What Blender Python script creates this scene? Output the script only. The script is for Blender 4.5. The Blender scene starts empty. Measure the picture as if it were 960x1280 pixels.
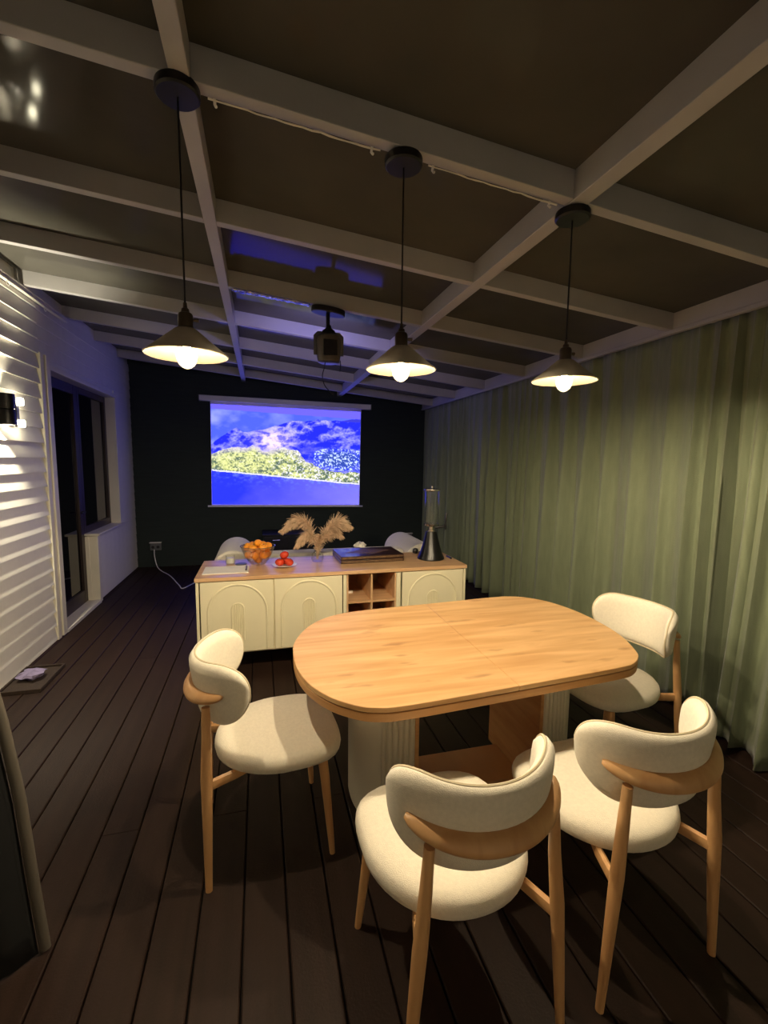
import bpy, math, random
import numpy as np
from mathutils import Vector, Matrix
random.seed(7)
rng = np.random.default_rng(11)
S = bpy.context.scene
C = S.collection
PI = math.pi

# ------------------------------------------------------------------ camera, world, exposure
CAM_H = 1.6
F_PX = 577.0                                   # focal length in pixels of the 960 x 1280 frame
def _dir(v): return Vector((v[0] - 480.0, v[1] - 640.0, F_PX)).normalized()
_Y = _dir((325.0, 575.0)); _Zd = _dir((425.0, 5900.0)); _Zd = (_Zd - _Y * _Y.dot(_Zd)).normalized()
_Z = -_Zd; _X = _Y.cross(_Z)                   # room axes seen by the camera (x right, y down, z forward)
def _w(v): return Vector((_X.dot(v), _Y.dot(v), _Z.dot(v)))
right, up, back = _w(Vector((1, 0, 0))), _w(Vector((0, -1, 0))), _w(Vector((0, 0, -1)))
cam = bpy.data.cameras.new('camera'); cam.sensor_fit = 'HORIZONTAL'; cam.sensor_width = 36.0
cam.lens = F_PX / 960.0 * 36.0; cam.clip_start = 0.02
co = bpy.data.objects.new('camera', cam); C.objects.link(co)
M4 = Matrix((right, up, back)).transposed().to_4x4(); M4.translation = Vector((0, 0, CAM_H))
co.matrix_world = M4
S.camera = co
S.view_settings.view_transform = 'Standard'; S.view_settings.look = 'None'
S.view_settings.gamma = 1.0; S.view_settings.use_curve_mapping = False
S.view_settings.exposure = 1.35
S.cycles.max_bounces = 8; S.cycles.diffuse_bounces = 5; S.cycles.glossy_bounces = 4
S.cycles.transmission_bounces = 6; S.cycles.transparent_max_bounces = 12
S.cycles.sample_clamp_indirect = 4.0; S.cycles.use_denoising = True
S.cycles.caustics_reflective = False; S.cycles.caustics_refractive = False
W = bpy.data.worlds.new('night'); S.world = W; W.use_nodes = True
W.node_tree.nodes['Background'].inputs[0].default_value = (0.012, 0.014, 0.022, 1)
W.node_tree.nodes['Background'].inputs[1].default_value = 0.25
BULB = 2500.0          # radiance of a pendant bulb's glowing filament core
SCREEN = 1.15          # radiance scale of the projected picture
PROJECTOR = 11.0       # watts of stray light leaving the projector
SCONCE = 34.0           # watts of each sconce beam

# ------------------------------------------------------------------ materials
def srgb(r, g, b):
    f = lambda c: (c / 12.92 if c <= 0.04045 else ((c + 0.055) / 1.055) ** 2.4)
    return (f(r / 255), f(g / 255), f(b / 255), 1)
MATS = {}
def mat(name, col, rough=0.6, metal=0.0, spec=0.5, var=0.0, scale=(8, 8, 8), bump=0.0, bscale=80.0, coat=0.0, sheen=0.0, col2=None, detail=4):
    m = bpy.data.materials.new(name); m.use_nodes = True; MATS[name] = m
    nt = m.node_tree; p = nt.nodes['Principled BSDF']
    p.inputs['Roughness'].default_value = rough; p.inputs['Metallic'].default_value = metal
    p.inputs['Specular IOR Level'].default_value = spec
    p.inputs['Coat Weight'].default_value = coat; p.inputs['Sheen Weight'].default_value = sheen
    tc = nt.nodes.new('ShaderNodeTexCoord'); mp = nt.nodes.new('ShaderNodeMapping')
    nt.links.new(tc.outputs['Object'], mp.inputs[0]); mp.inputs['Scale'].default_value = scale
    n = nt.nodes.new('ShaderNodeTexNoise'); n.inputs['Scale'].default_value = 1.0; n.inputs['Detail'].default_value = detail
    nt.links.new(mp.outputs[0], n.inputs['Vector'])
    cr = nt.nodes.new('ShaderNodeValToRGB')
    a = col; b = col2 if col2 else tuple(c * (1 - var) for c in col[:3]) + (1,)
    cr.color_ramp.elements[0].position = 0.32; cr.color_ramp.elements[1].position = 0.68
    cr.color_ramp.elements[0].color = b; cr.color_ramp.elements[1].color = a
    nt.links.new(n.outputs['Fac'], cr.inputs[0]); nt.links.new(cr.outputs[0], p.inputs['Base Color'])
    if bump:
        nb = nt.nodes.new('ShaderNodeTexNoise'); nb.inputs['Scale'].default_value = bscale; nb.inputs['Detail'].default_value = 3
        nt.links.new(tc.outputs['Object'], nb.inputs['Vector'])
        bp = nt.nodes.new('ShaderNodeBump'); bp.inputs['Strength'].default_value = bump; bp.inputs['Distance'].default_value = 0.004
        nt.links.new(nb.outputs['Fac'], bp.inputs['Height']); nt.links.new(bp.outputs[0], p.inputs['Normal'])
    return m
def wood(name, c1, c2, c3, sc=(1.6, 22, 22), rough=0.45, fig=1.0):
    m = mat(name, c1, rough); nt = m.node_tree; p = nt.nodes['Principled BSDF']
    mp = [x for x in nt.nodes if x.bl_idname == 'ShaderNodeMapping'][0]; mp.inputs['Scale'].default_value = sc
    n = [x for x in nt.nodes if x.bl_idname == 'ShaderNodeTexNoise'][0]; n.inputs['Detail'].default_value = 7; n.inputs['Distortion'].default_value = 0.6
    cr = [x for x in nt.nodes if x.bl_idname == 'ShaderNodeValToRGB'][0]
    cr.color_ramp.elements[0].color = c2; cr.color_ramp.elements[1].color = c1
    n2 = nt.nodes.new('ShaderNodeTexNoise'); n2.inputs['Scale'].default_value = 1.0; n2.inputs['Detail'].default_value = 3
    mp2 = nt.nodes.new('ShaderNodeMapping'); mp2.inputs['Scale'].default_value = (sc[0] * 2.4, sc[1] * 0.8, sc[2] * 0.8); mp2.inputs['Location'].default_value = (3.1, 1.7, 0.4)
    tc = [x for x in nt.nodes if x.bl_idname == 'ShaderNodeTexCoord'][0]
    nt.links.new(tc.outputs['Object'], mp2.inputs[0]); nt.links.new(mp2.outputs[0], n2.inputs['Vector'])
    r2 = nt.nodes.new('ShaderNodeValToRGB'); r2.color_ramp.elements[0].position = 0.62; r2.color_ramp.elements[1].position = 0.74
    r2.color_ramp.elements[0].color = (0, 0, 0, 1); r2.color_ramp.elements[1].color = (0.6 * fig,) * 3 + (1,)
    nt.links.new(n2.outputs['Fac'], r2.inputs[0])
    mx = nt.nodes.new('ShaderNodeMix'); mx.data_type = 'RGBA'
    nt.links.new(r2.outputs[0], mx.inputs[0]); nt.links.new(cr.outputs[0], mx.inputs[6]); mx.inputs[7].default_value = c3
    nt.links.new(mx.outputs[2], p.inputs['Base Color'])
    return m
def emit(name, col, s):
    m = bpy.data.materials.new(name); m.use_nodes = True; MATS[name] = m
    nt = m.node_tree; nt.nodes.remove(nt.nodes['Principled BSDF'])
    e = nt.nodes.new('ShaderNodeEmission'); e.inputs[0].default_value = col; e.inputs[1].default_value = s
    nt.links.new(e.outputs[0], nt.nodes['Material Output'].inputs[0]); return m
def glass(name, col=(1, 1, 1, 1), gloss=0.12, rough=0.03):
    m = bpy.data.materials.new(name); m.use_nodes = True; MATS[name] = m
    nt = m.node_tree; nt.nodes.remove(nt.nodes['Principled BSDF'])
    t = nt.nodes.new('ShaderNodeBsdfTransparent'); t.inputs[0].default_value = col
    g = nt.nodes.new('ShaderNodeBsdfGlossy'); g.inputs['Roughness'].default_value = rough
    fr = nt.nodes.new('ShaderNodeLayerWeight'); fr.inputs[0].default_value = 0.25
    mr = nt.nodes.new('ShaderNodeMapRange'); mr.inputs[3].default_value = gloss; mr.inputs[4].default_value = 0.45
    nt.links.new(fr.outputs['Facing'], mr.inputs[0])
    mx = nt.nodes.new('ShaderNodeMixShader'); nt.links.new(mr.outputs[0], mx.inputs[0])
    nt.links.new(t.outputs[0], mx.inputs[1]); nt.links.new(g.outputs[0], mx.inputs[2])
    nt.links.new(mx.outputs[0], nt.nodes['Material Output'].inputs[0]); return m

M = MATS
mat('beam_white', srgb(178, 176, 177), 0.55, var=0.12, scale=(3, 3, 3), bump=0.15, bscale=60)
mat('roof_glass', srgb(88, 86, 80), 0.08, spec=0.10, var=0.3, scale=(1.5, 1.5, 1.5))
MATS['roof_glass'].node_tree.nodes['Principled BSDF'].inputs['IOR'].default_value = 1.13
MATS['roof_glass'].node_tree.nodes['Principled BSDF'].inputs['Specular IOR Level'].default_value = 0.5
mat('siding', srgb(226, 222, 212), 0.5, var=0.06, scale=(1, 9, 9), bump=0.1, bscale=50)
mat('trim_white', srgb(226, 220, 206), 0.45, var=0.08, scale=(4, 4, 4), bump=0.1)
mat('deck', srgb(47, 32, 25), 0.58, spec=0.22, var=0.28, scale=(24, 1.2, 10), bump=0.25, bscale=120)
mat('deck_gap', srgb(18, 14, 12), 0.9)
mat('green_wall', srgb(24, 38, 35), 0.75, var=0.3, scale=(3, 3, 40), bump=0.5, bscale=45)
mat('dark_wall', srgb(60, 58, 54), 0.8, var=0.2)
mat('pane_dark', srgb(14, 13, 16), 0.04, spec=0.6)
mat('frame_dark', srgb(48, 36, 32), 0.4, var=0.2)
mat('curtain', srgb(124, 133, 106), 0.85, var=0.14, scale=(40, 40, 6), bump=0.35, bscale=160, sheen=0.25)
mat('upholstery', srgb(240, 232, 214), 0.9, var=0.08, scale=(90, 90, 90), bump=0.3, bscale=420, sheen=0.2)
mat('piping', srgb(212, 198, 168), 0.8)
wood('beech', srgb(218, 172, 120), srgb(202, 152, 102), srgb(186, 136, 88), (14, 14, 2.2), 0.42, 0.6)
wood('oak_top', srgb(226, 184, 132), srgb(198, 150, 98), srgb(146, 96, 56), (1.7, 16, 16), 0.4)
wood('oak_edge', srgb(214, 166, 112), srgb(190, 138, 86), srgb(160, 110, 66), (2, 2, 20), 0.45, 0.5)
wood('oak_board', srgb(226, 188, 146), srgb(204, 160, 116), srgb(166, 120, 80), (1.8, 20, 20), 0.3, 0.6)
mat('cream_lacquer', srgb(236, 228, 196), 0.4, var=0.03)
mat('pedestal_white', srgb(226, 220, 202), 0.5, var=0.05)
mat('black_metal', srgb(20, 19, 19), 0.4, spec=0.5)
mat('black_gloss', srgb(12, 12, 14), 0.32)
mat('bronze', srgb(118, 104, 88), 0.35, metal=0.9, var=0.3)
mat('shade_grey', srgb(206, 196, 178), 0.5, metal=0.0, var=0.2)
mat('shade_bronze', srgb(34, 27, 15), 0.6)
mat('steel', srgb(205, 200, 190), 0.22, metal=1.0)
mat('foil', srgb(225, 225, 225), 0.25, metal=0.9, bump=1.0, bscale=60)
mat('white_plastic', srgb(232, 230, 226), 0.4)
mat('grey_plastic', srgb(96, 98, 98), 0.45)
mat('paper', srgb(240, 236, 228), 0.7)
mat('sofa', srgb(222, 216, 206), 0.95, var=0.08, scale=(60, 60, 60), bump=0.6, bscale=150, sheen=0.2)
mat('orange_peel', srgb(250, 160, 36), 0.45, var=0.25, scale=(20, 20, 20), bump=0.4, bscale=220)
mat('tomato_skin', srgb(214, 66, 36), 0.25, var=0.2, scale=(12, 12, 12))
mat('leaf_green', srgb(70, 96, 40), 0.6)
mat('porcelain', srgb(236, 232, 228), 0.2)
mat('pampas', srgb(222, 192, 162), 0.9, var=0.3, scale=(30, 30, 30))
mat('dark_wood', srgb(66, 44, 34), 0.28, var=0.45, scale=(4, 30, 30), coat=0.4)
mat('carved_band', srgb(120, 92, 66), 0.4, var=0.6, scale=(40, 40, 40), bump=0.8, bscale=70)
mat('mat_brown', srgb(58, 44, 36), 0.85, var=0.3, scale=(60, 60, 60), bump=0.6, bscale=90)
mat('lilac_cloth', srgb(150, 138, 176), 0.9, var=0.3, scale=(20, 20, 20))
mat('drape_black', srgb(7, 7, 9), 0.9)
mat('grey_frame', srgb(92, 86, 78), 0.5, var=0.1)
mat('smoke_shell', srgb(98, 90, 82), 0.3, var=0.2)
emit('filament_glow', (1.0, 0.84, 0.60, 1), BULB)
emit('sconce_glow', (1.0, 0.9, 0.62, 1), 30.0)
emit('fill_globe_glow', (1.0, 0.90, 0.74, 1), 0.8)
m_ = glass('bulb_glass', (1.0, 0.97, 0.90, 1), 0.04); nt_ = m_.node_tree; e_ = nt_.nodes.new('ShaderNodeEmission'); e_.inputs[0].default_value = (1.0, 0.80, 0.42, 1); e_.inputs[1].default_value = 0.8  # faint emission added to the glass imitates bloom around the filament
ad_ = nt_.nodes.new('ShaderNodeAddShader'); src_ = nt_.nodes['Material Output'].inputs[0].links[0].from_socket; nt_.links.new(src_, ad_.inputs[0]); nt_.links.new(e_.outputs[0], ad_.inputs[1]); nt_.links.new(ad_.outputs[0], nt_.nodes['Material Output'].inputs[0])
glass('clear_glass', (0.97, 0.98, 0.97, 1), 0.03); glass('amber_glass', (1.0, 0.95, 0.86, 1), 0.10)

# ------------------------------------------------------------------ mesh helpers
class G:
    def __init__(s): s.v = []; s.f = []
    def add(s, vs, fs):
        o = len(s.v); s.v += [tuple(x) for x in vs]; s.f += [tuple(i + o for i in f) for f in fs]; return s
    def box(s, x0, x1, y0, y1, z0, z1):
        return s.add([(x0,y0,z0),(x1,y0,z0),(x1,y1,z0),(x0,y1,z0),(x0,y0,z1),(x1,y0,z1),(x1,y1,z1),(x0,y1,z1)],
                     [(0,3,2,1),(4,5,6,7),(0,1,5,4),(1,2,6,5),(2,3,7,6),(3,0,4,7)])
    def tube(s, path, r, n=10, cap=True):
        P = [Vector(p) for p in path]; k = len(P); R = r if isinstance(r, (list, tuple)) else [r] * k
        vs = []; fs = []; ref = None
        for i, p in enumerate(P):
            t = (P[min(i + 1, k - 1)] - P[max(i - 1, 0)]).normalized()
            if ref is None: ref = Vector((0, 0, 1)) if abs(t.z) < 0.9 else Vector((1, 0, 0))
            a = (ref - t * ref.dot(t)).normalized(); b = t.cross(a); ref = a
            rr = R[i] if isinstance(R[i], tuple) else (R[i], R[i])
            for j in range(n):
                q = 2 * PI * j / n; vs.append(p + a * (rr[0] * math.cos(q)) + b * (rr[1] * math.sin(q)))
        for i in range(k - 1):
            for j in range(n):
                j2 = (j + 1) % n; fs.append((i*n+j, i*n+j2, (i+1)*n+j2, (i+1)*n+j))
        if cap: fs.append(tuple(reversed(range(n)))); fs.append(tuple((k-1)*n + j for j in range(n)))
        return s.add(vs, fs)
    def lathe(s, prof, n=24, c=(0, 0, 0), closed=False):
        vs = []; fs = []; k = len(prof)
        for r, z in prof:
            for j in range(n):
                q = 2 * PI * j / n; vs.append((c[0] + r * math.cos(q), c[1] + r * math.sin(q), c[2] + z))
        for i in range(k - 1 + (1 if closed else 0)):
            i2 = (i + 1) % k
            for j in range(n):
                j2 = (j + 1) % n; fs.append((i*n+j, i*n+j2, i2*n+j2, i2*n+j))
        if not closed:
            if prof[0][0] > 1e-6: fs.append(tuple(reversed(range(n))))
            if prof[-1][0] > 1e-6: fs.append(tuple((k-1)*n + j for j in range(n)))
        return s.add(vs, fs)
    def prism(s, pts, a0, a1, axis='z'):
        def mk(p, a): return {'z': (p[0], p[1], a), 'y': (p[0], a, p[1]), 'x': (a, p[0], p[1])}[axis]
        n = len(pts); vs = [mk(p, a0) for p in pts] + [mk(p, a1) for p in pts]
        fs = [tuple(reversed(range(n))), tuple(range(n, 2 * n))] + [(i, (i+1) % n, n + (i+1) % n, n + i) for i in range(n)]
        return s.add(vs, fs)
    def rings(s, rings):                         # closed rings of equal length, first and last capped
        n = len(rings[0]); vs = [p for r in rings for p in r]; fs = []
        for i in range(len(rings) - 1):
            for j in range(n):
                j2 = (j + 1) % n; fs.append((i*n+j, i*n+j2, (i+1)*n+j2, (i+1)*n+j))
        fs.append(tuple(reversed(range(n)))); fs.append(tuple((len(rings)-1)*n + j for j in range(n)))
        return s.add(vs, fs)
    def grid(s, P):                              # P[i][j] points
        a = len(P); b = len(P[0]); vs = [p for r in P for p in r]
        return s.add(vs, [(i*b+j, (i+1)*b+j, (i+1)*b+j+1, i*b+j+1) for i in range(a-1) for j in range(b-1)])
    def mesh(s, name, m, smooth=True, ang=40):
        me = bpy.data.meshes.new(name); me.from_pydata(s.v, [], s.f)
        import bmesh
        bm = bmesh.new(); bm.from_mesh(me); bmesh.ops.recalc_face_normals(bm, faces=bm.faces); bm.to_mesh(me); bm.free()
        me.materials.append(MATS[m])
        if smooth:
            me.shade_smooth(); me.set_sharp_from_angle(angle=math.radians(ang))
        return me
    def obj(s, name, m, parent=None, loc=None, bevel=0, smooth=True, ang=40):
        o = bpy.data.objects.new(name, s.mesh(name, m, smooth, ang)); C.objects.link(o)
        if parent: o.parent = parent
        if loc: o.location = loc
        if bevel: bev(o, bevel)
        return o
def bev(o, w, seg=2):
    b = o.modifiers.new('bevel', 'BEVEL'); b.width = w; b.segments = seg; b.limit_method = 'ANGLE'; b.angle_limit = math.radians(50)
def box(*a): return G().box(*a)
def link(name, me, parent=None, loc=(0, 0, 0), rot=None):
    o = bpy.data.objects.new(name, me); C.objects.link(o); o.parent = parent; o.location = loc
    if rot: o.rotation_euler = rot
    return o
def tag(o, label, cat, group=None, kind=None):
    o['label'] = label; o['category'] = cat
    if group: o['group'] = group
    if kind: o['kind'] = kind
    return o
def empty(name, loc=(0, 0, 0), rz=0.0):
    o = bpy.data.objects.new(name, None); C.objects.link(o); o.location = loc; o.rotation_euler = (0, 0, rz); o.empty_display_size = 0.1
    return o
def thing(name, label, cat, loc=(0, 0, 0), rz=0.0, group=None): return tag(empty(name, loc, rz), label, cat, group)
def struct(o, label, cat):
    return tag(o, label, cat, kind='structure')
def copy_tree(o, parent=None):
    c = o.copy(); C.objects.link(c); c.parent = parent
    for ch in list(o.children): copy_tree(ch, c)
    return c
def cr(pts, n=8, closed=False):                  # Catmull-Rom
    P = [np.array(p, float) for p in pts]; k = len(P); out = []
    for i in range(k if closed else k - 1):
        g = (lambda j: P[j % k]) if closed else (lambda j: P[min(max(j, 0), k - 1)])
        a, b, c, d = g(i-1), g(i), g(i+1), g(i+2)
        for q in range(n):
            t = q / n; out.append(0.5 * ((2*b) + (c-a)*t + (2*a-5*b+4*c-d)*t*t + (3*b-a-3*c+d)*t**3))
    if not closed: out.append(P[-1])
    return [tuple(p) for p in out]

# ------------------------------------------------------------------ room shell
XL, XR, YF, YN = -1.77, 2.82, 7.40, -1.10
def zc(x): return 2.92 - 0.1025 * (x + 1.77)     # underside of the rafters
floor = empty('floor'); struct(floor, 'dark brown grooved decking boards running towards the green wall', 'floor')
box(XL - 0.2, XR, YN, YF + 0.1, -0.09, -0.03).obj('subfloor', 'deck_gap', floor)
xs = -0.235 - 0.15 * 11
k = 0
plank_mesh = {}
while xs < XR - 0.01:
    x1 = min(xs + 0.15, XR); cuts = [YN] + ([-0.3, 3.95] if k % 3 == 0 else [0.15, 4.6] if k % 3 == 1 else [2.05, 6.2]) + [YF]
    for a, b in zip(cuts[:-1], cuts[1:]):
        key = (round(b - a, 3), round(x1 - xs, 3))
        if key not in plank_mesh:
            g = G(); w = x1 - xs
            prof = [(0.003, -0.028), (w - 0.003, -0.028), (w - 0.003, -0.004), (w - 0.007, 0.0), (0.007, 0.0), (0.003, -0.004)]
            g.prism(prof, 0.0015, b - a - 0.0015, 'y'); plank_mesh[key] = g.mesh('plank', 'deck', False)
        link('plank', plank_mesh[key], floor, (xs, a, 0))
    xs += 0.15; k += 1

wf = struct(box(XL - 0.3, XR, YF, YF + 0.1, -0.09, 3.3).obj('wall_far', 'green_wall'), 'dark green rendered wall behind the projection screen', 'wall')
struct(box(XR, XR + 0.1, YN, YF + 0.1, -0.09, 3.3).obj('wall_right', 'dark_wall'), 'dark wall hidden behind the long green curtain', 'wall')
struct(box(XL - 0.3, XR + 0.1, YN - 0.1, YN, -0.09, 3.3).obj('wall_near', 'siding'), 'plain white wall opposite the projection screen', 'wall')

# left wall: backing with one opening, siding boards as parts
wl = empty('wall_left'); struct(wl, 'white lap siding house wall with glazed door and window', 'wall')
OA, OB, OM, OT, OS = 4.72, 6.62, 5.68, 2.36, 0.77      # opening start, end, door/window split, head, sill height
bx = XL - 0.2
box(bx, XL - 0.012, YN, OA - 0.01, -0.05, 3.05).obj('wall_core', 'siding', wl)
box(bx, XL - 0.012, OB + 0.02, YF, -0.05, 3.05).obj('wall_core', 'siding', wl)
box(bx, XL - 0.012, OA - 0.01, OB + 0.02, OT + 0.01, 3.05).obj('wall_core', 'siding', wl)
box(bx, XL - 0.012, OM + 0.02, OB + 0.02, -0.05, OS - 0.025).obj('wall_core', 'siding', wl)
PITCH = 0.122
def siding(y0, y1, z0, z1, proud):
    z = z0; me = None
    while z < z1 - 0.02:
        zt = min(z + PITCH + 0.004, z1)
        full = zt - z > PITCH
        if me is None or not full:
            prof = [(-0.014, 0), (proud, 0), (proud * 0.92, 0.012), (proud * 0.12, zt - z), (-0.014, zt - z)]
            mm = G().prism(prof, 0, y1 - y0, 'y').mesh('siding_board', 'siding', False)
            if full: me = mm
        else: mm = me
        link('siding_board', mm, wl, (XL - 0.004, y0, z)); z += PITCH
siding(YN, 4.54, 0.015, 2.92, 0.025)
siding(4.54, YF, 0.015 + PITCH * 20, 2.92, 0.009)
siding(OM + 0.07, YF, 0.015, OS - 0.03, 0.006)
siding(OB + 0.02, YF, 0.015 + PITCH * 6, 0.015 + PITCH * 20, 0.006)
# trims
t1 = G().box(XL - 0.02, XL + 0.028, 4.535, 4.60, 0.0, 2.47); t1.box(XL - 0.02, XL + 0.016, 4.60, 4.64, 0.0, 2.47); t1.box(XL - 0.02, XL + 0.03, 4.64, 4.725, 0.0, 2.47)
struct(t1.obj('trim_1', 'trim_white', bevel=0.006), 'white ribbed upright trim between lap siding and dark glass door', 'trim')
struct(box(XL - 0.14, XL + 0.022, OA, OB + 0.05, OT, OT + 0.045).obj('trim_2', 'trim_white', bevel=0.005), 'white head trim over the dark door and window', 'trim')
struct(box(XL - 0.14, XL + 0.012, OB, OB + 0.06, OS, OT).obj('trim_3', 'trim_white', bevel=0.005), 'white upright window reveal next to the green wall', 'trim')
lw = G().box(XL - 0.14, XL + 0.022, OM, OM + 0.07, 0.0, OS - 0.02); lw.box(XL - 0.11, XL - 0.06, OM - 0.012, OM, 0.02, OS - 0.03)
struct(lw.obj('trim_4', 'trim_white', bevel=0.006), 'white end board of the low wall beside the doorway', 'trim')
struct(box(XL - 0.16, XL + 0.03, OA + 0.005, OM, -0.02, 0.03).obj('trim_5', 'trim_white', bevel=0.006), 'pale door threshold strip at the deck', 'trim')
struct(box(XL - 0.01, XL + 0.012, YN, 4.535, 0.0, 0.016).obj('baseboard_left', 'trim_white'), 'thin pale strip at the foot of the lap siding', 'trim')
# door and window, set back in the opening
d1 = struct(empty('door_1', (XL - 0.13, 0, 0)), 'dark framed glazed door in white siding wall', 'door')
fr = G(); x0, x1 = -0.03, 0.03
fr.box(x0, x1, OA, OA + 0.09, 0.03, OT); fr.box(x0, x1, OM - 0.10, OM, 0.03, OT); fr.box(x0, x1, OA + 0.09, OM - 0.10, OT - 0.1, OT); fr.box(x0, x1, OA + 0.09, OM - 0.10, 0.03, 0.17)
fr.obj('door_frame', 'frame_dark', d1, bevel=0.004)
box(-0.008, 0.008, OA + 0.09, OM - 0.10, 0.17, OT - 0.1).obj('pane', 'pane_dark', d1)
G().tube([(0.03, OM - 0.05, 1.02), (0.065, OM - 0.05, 1.02), (0.065, OM - 0.16, 1.02)], 0.009).obj('door_handle', 'black_metal', d1)
w1 = struct(empty('window_1', (XL - 0.13, 0, 0)), 'dark window over the low white wall', 'window')
fr = G()
fr.box(x0, x1, OM, OM + 0.06, OS, OT); fr.box(x0, x1, OB - 0.06, OB, OS, OT); fr.box(x0, x1, OM + 0.06, OB - 0.06, OT - 0.07, OT); fr.box(x0, x1, OM + 0.06, OB - 0.06, OS, OS + 0.08)
fr.obj('window_frame', 'frame_dark', w1, bevel=0.004)
box(-0.008, 0.008, OM + 0.06, OB - 0.06, OS + 0.08, OT - 0.07).obj('pane', 'pane_dark', w1)
box(-0.03, 0.175, OM - 0.02, OB + 0.06, OS - 0.02, OS + 0.004).obj('window_sill', 'trim_white', w1, bevel=0.005)

# ceiling grid
ce = struct(empty('ceiling'), 'sloping roof of dark glass panels in a white beam grid', 'ceiling')
RY = [1.66 + 0.877 * i for i in range(-3, 7)]
RW, RH = 0.052, 0.112
LB = [(-0.246, -0.186), (1.195, 1.262)]
XE = 2.62
def slab(xa, xb, ya, yb, dz0, dz1):
    return G().add([(xa,ya,zc(xa)+dz0),(xb,ya,zc(xb)+dz0),(xb,yb,zc(xb)+dz0),(xa,yb,zc(xa)+dz0),(xa,ya,zc(xa)+dz1),(xb,ya,zc(xb)+dz1),(xb,yb,zc(xb)+dz1),(xa,yb,zc(xa)+dz1)],
                   [(0,3,2,1),(4,5,6,7),(0,1,5,4),(1,2,6,5),(2,3,7,6),(3,0,4,7)])
xsplit = [XL, LB[0][0], LB[0][1], LB[1][0], LB[1][1], XE]
for y in RY:
    for a, b in ((XL - 0.03, LB[0][0]), (LB[0][1], LB[1][0]), (LB[1][1], XE + 0.02)):
        slab(a, b, y, y + RW, 0.002, RH).obj('rafter', 'beam_white', ce, bevel=0.003)
for a, b in LB: slab(a, b, YN, YF, 0.0, RH).obj('long_beam', 'beam_white', ce, bevel=0.003)
slab(XE, XE + 0.16, YN, YF, 0.0, RH).obj('eave_beam', 'beam_white', ce, bevel=0.004)
box(XE - 0.012, XE + 0.03, YN, YF, zc(XE) - 0.022, zc(XE) + 0.004).obj('curtain_rail', 'beam_white', ce, bevel=0.004)
cols = [(XL - 0.03, LB[0][0]), (LB[0][1], LB[1][0]), (LB[1][1], XE)]
ys = [YN] + RY + [YF]
for i in range(len(ys) - 1):
    a = ys[i] + (RW if i else 0); b = ys[i + 1]
    if b - a < 0.05: continue
    for xa, xb in cols:
        slab(xa + 0.001, xb - 0.001, a + 0.001, b - 0.001, RH - 0.004, RH + 0.008).obj('roof_panel', 'roof_glass', ce, smooth=False)
slab(XL - 0.3, XR + 0.1, YN, YF + 0.1, RH + 0.03, RH + 0.06).obj('roof_cover', 'dark_wall', ce)

# ------------------------------------------------------------------ curtains
def curtain(y0, y1, label, seed, flare=0.05):
    r = random.Random(seed); step = 0.0125; ny = int((y1 - y0) / step); nz = 30
    zt, zb = zc(XE) - 0.014, 0.012
    L_ = y1 - y0; ph = []; a = r.uniform(0, 6); wl = 0.16
    for i in range(ny + 1):                      # fold phase with drifting fold width
        d = L_ * i / ny; tgt = 0.205 + 0.08 * math.sin(d * 2.3 + seed) + 0.045 * math.sin(d * 5.9 + 2 * seed)
        a += 2 * PI * (L_ / ny) / max(tgt, 0.085); ph.append((d, a))
    rows = []
    for j in range(nz + 1):
        v = j / nz; z = zt + (zb - zt) * v; row = []; g_ = 0.35 + 0.65 * min(v * 2.2, 1.0)
        for d, a in ph:
            amp = (0.038 + 0.017 * math.sin(d * 3.7 + seed * 1.7)) * g_ * (1 + 0.35 * v) * min(d / 0.06, (L_ - d) / 0.06, 1.0)
            w = math.sin(a + 0.55 * math.sin(a)) + 0.30 * math.sin(a * 0.5 + seed + 0.8 * v) + 0.12 * math.sin(2.9 * a + 3 * v)
            fine = 0.0035 * math.sin(d * 2 * PI / 0.05) * max(1 - v * 4, 0)
            x = 2.700 - 0.035 - amp * w * 1.05 + fine - flare * v * v * (0.5 + 0.5 * math.sin(d * 1.7 + seed))
            dy = 0.020 * g_ * math.cos(a + 0.6) * (1 if 0.05 < d < L_ - 0.05 else 0)
            row.append((min(x, 2.785), y0 + d + dy, z + 0.006 * (1 + math.sin(d * 9)) * (j == nz)))
        rows.append(row)
    o = G().grid(rows).obj('curtain', 'curtain', ang=70); so = o.modifiers.new('thick', 'SOLIDIFY'); so.thickness = 0.003
    return tag(o, label, 'curtain', 'green floor-length curtains along the wall')
curtain(YN + 0.05, 1.975, 'olive green floor-length curtain panel nearest the dining chairs, hem flared', 3, 0.12)
curtain(1.978, 4.565, 'olive green floor-length curtain panel beside the dining table', 5, 0.04)
curtain(4.568, YF - 0.02, 'olive green floor-length curtain panel next to the dark green wall', 8, 0.02)

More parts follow.
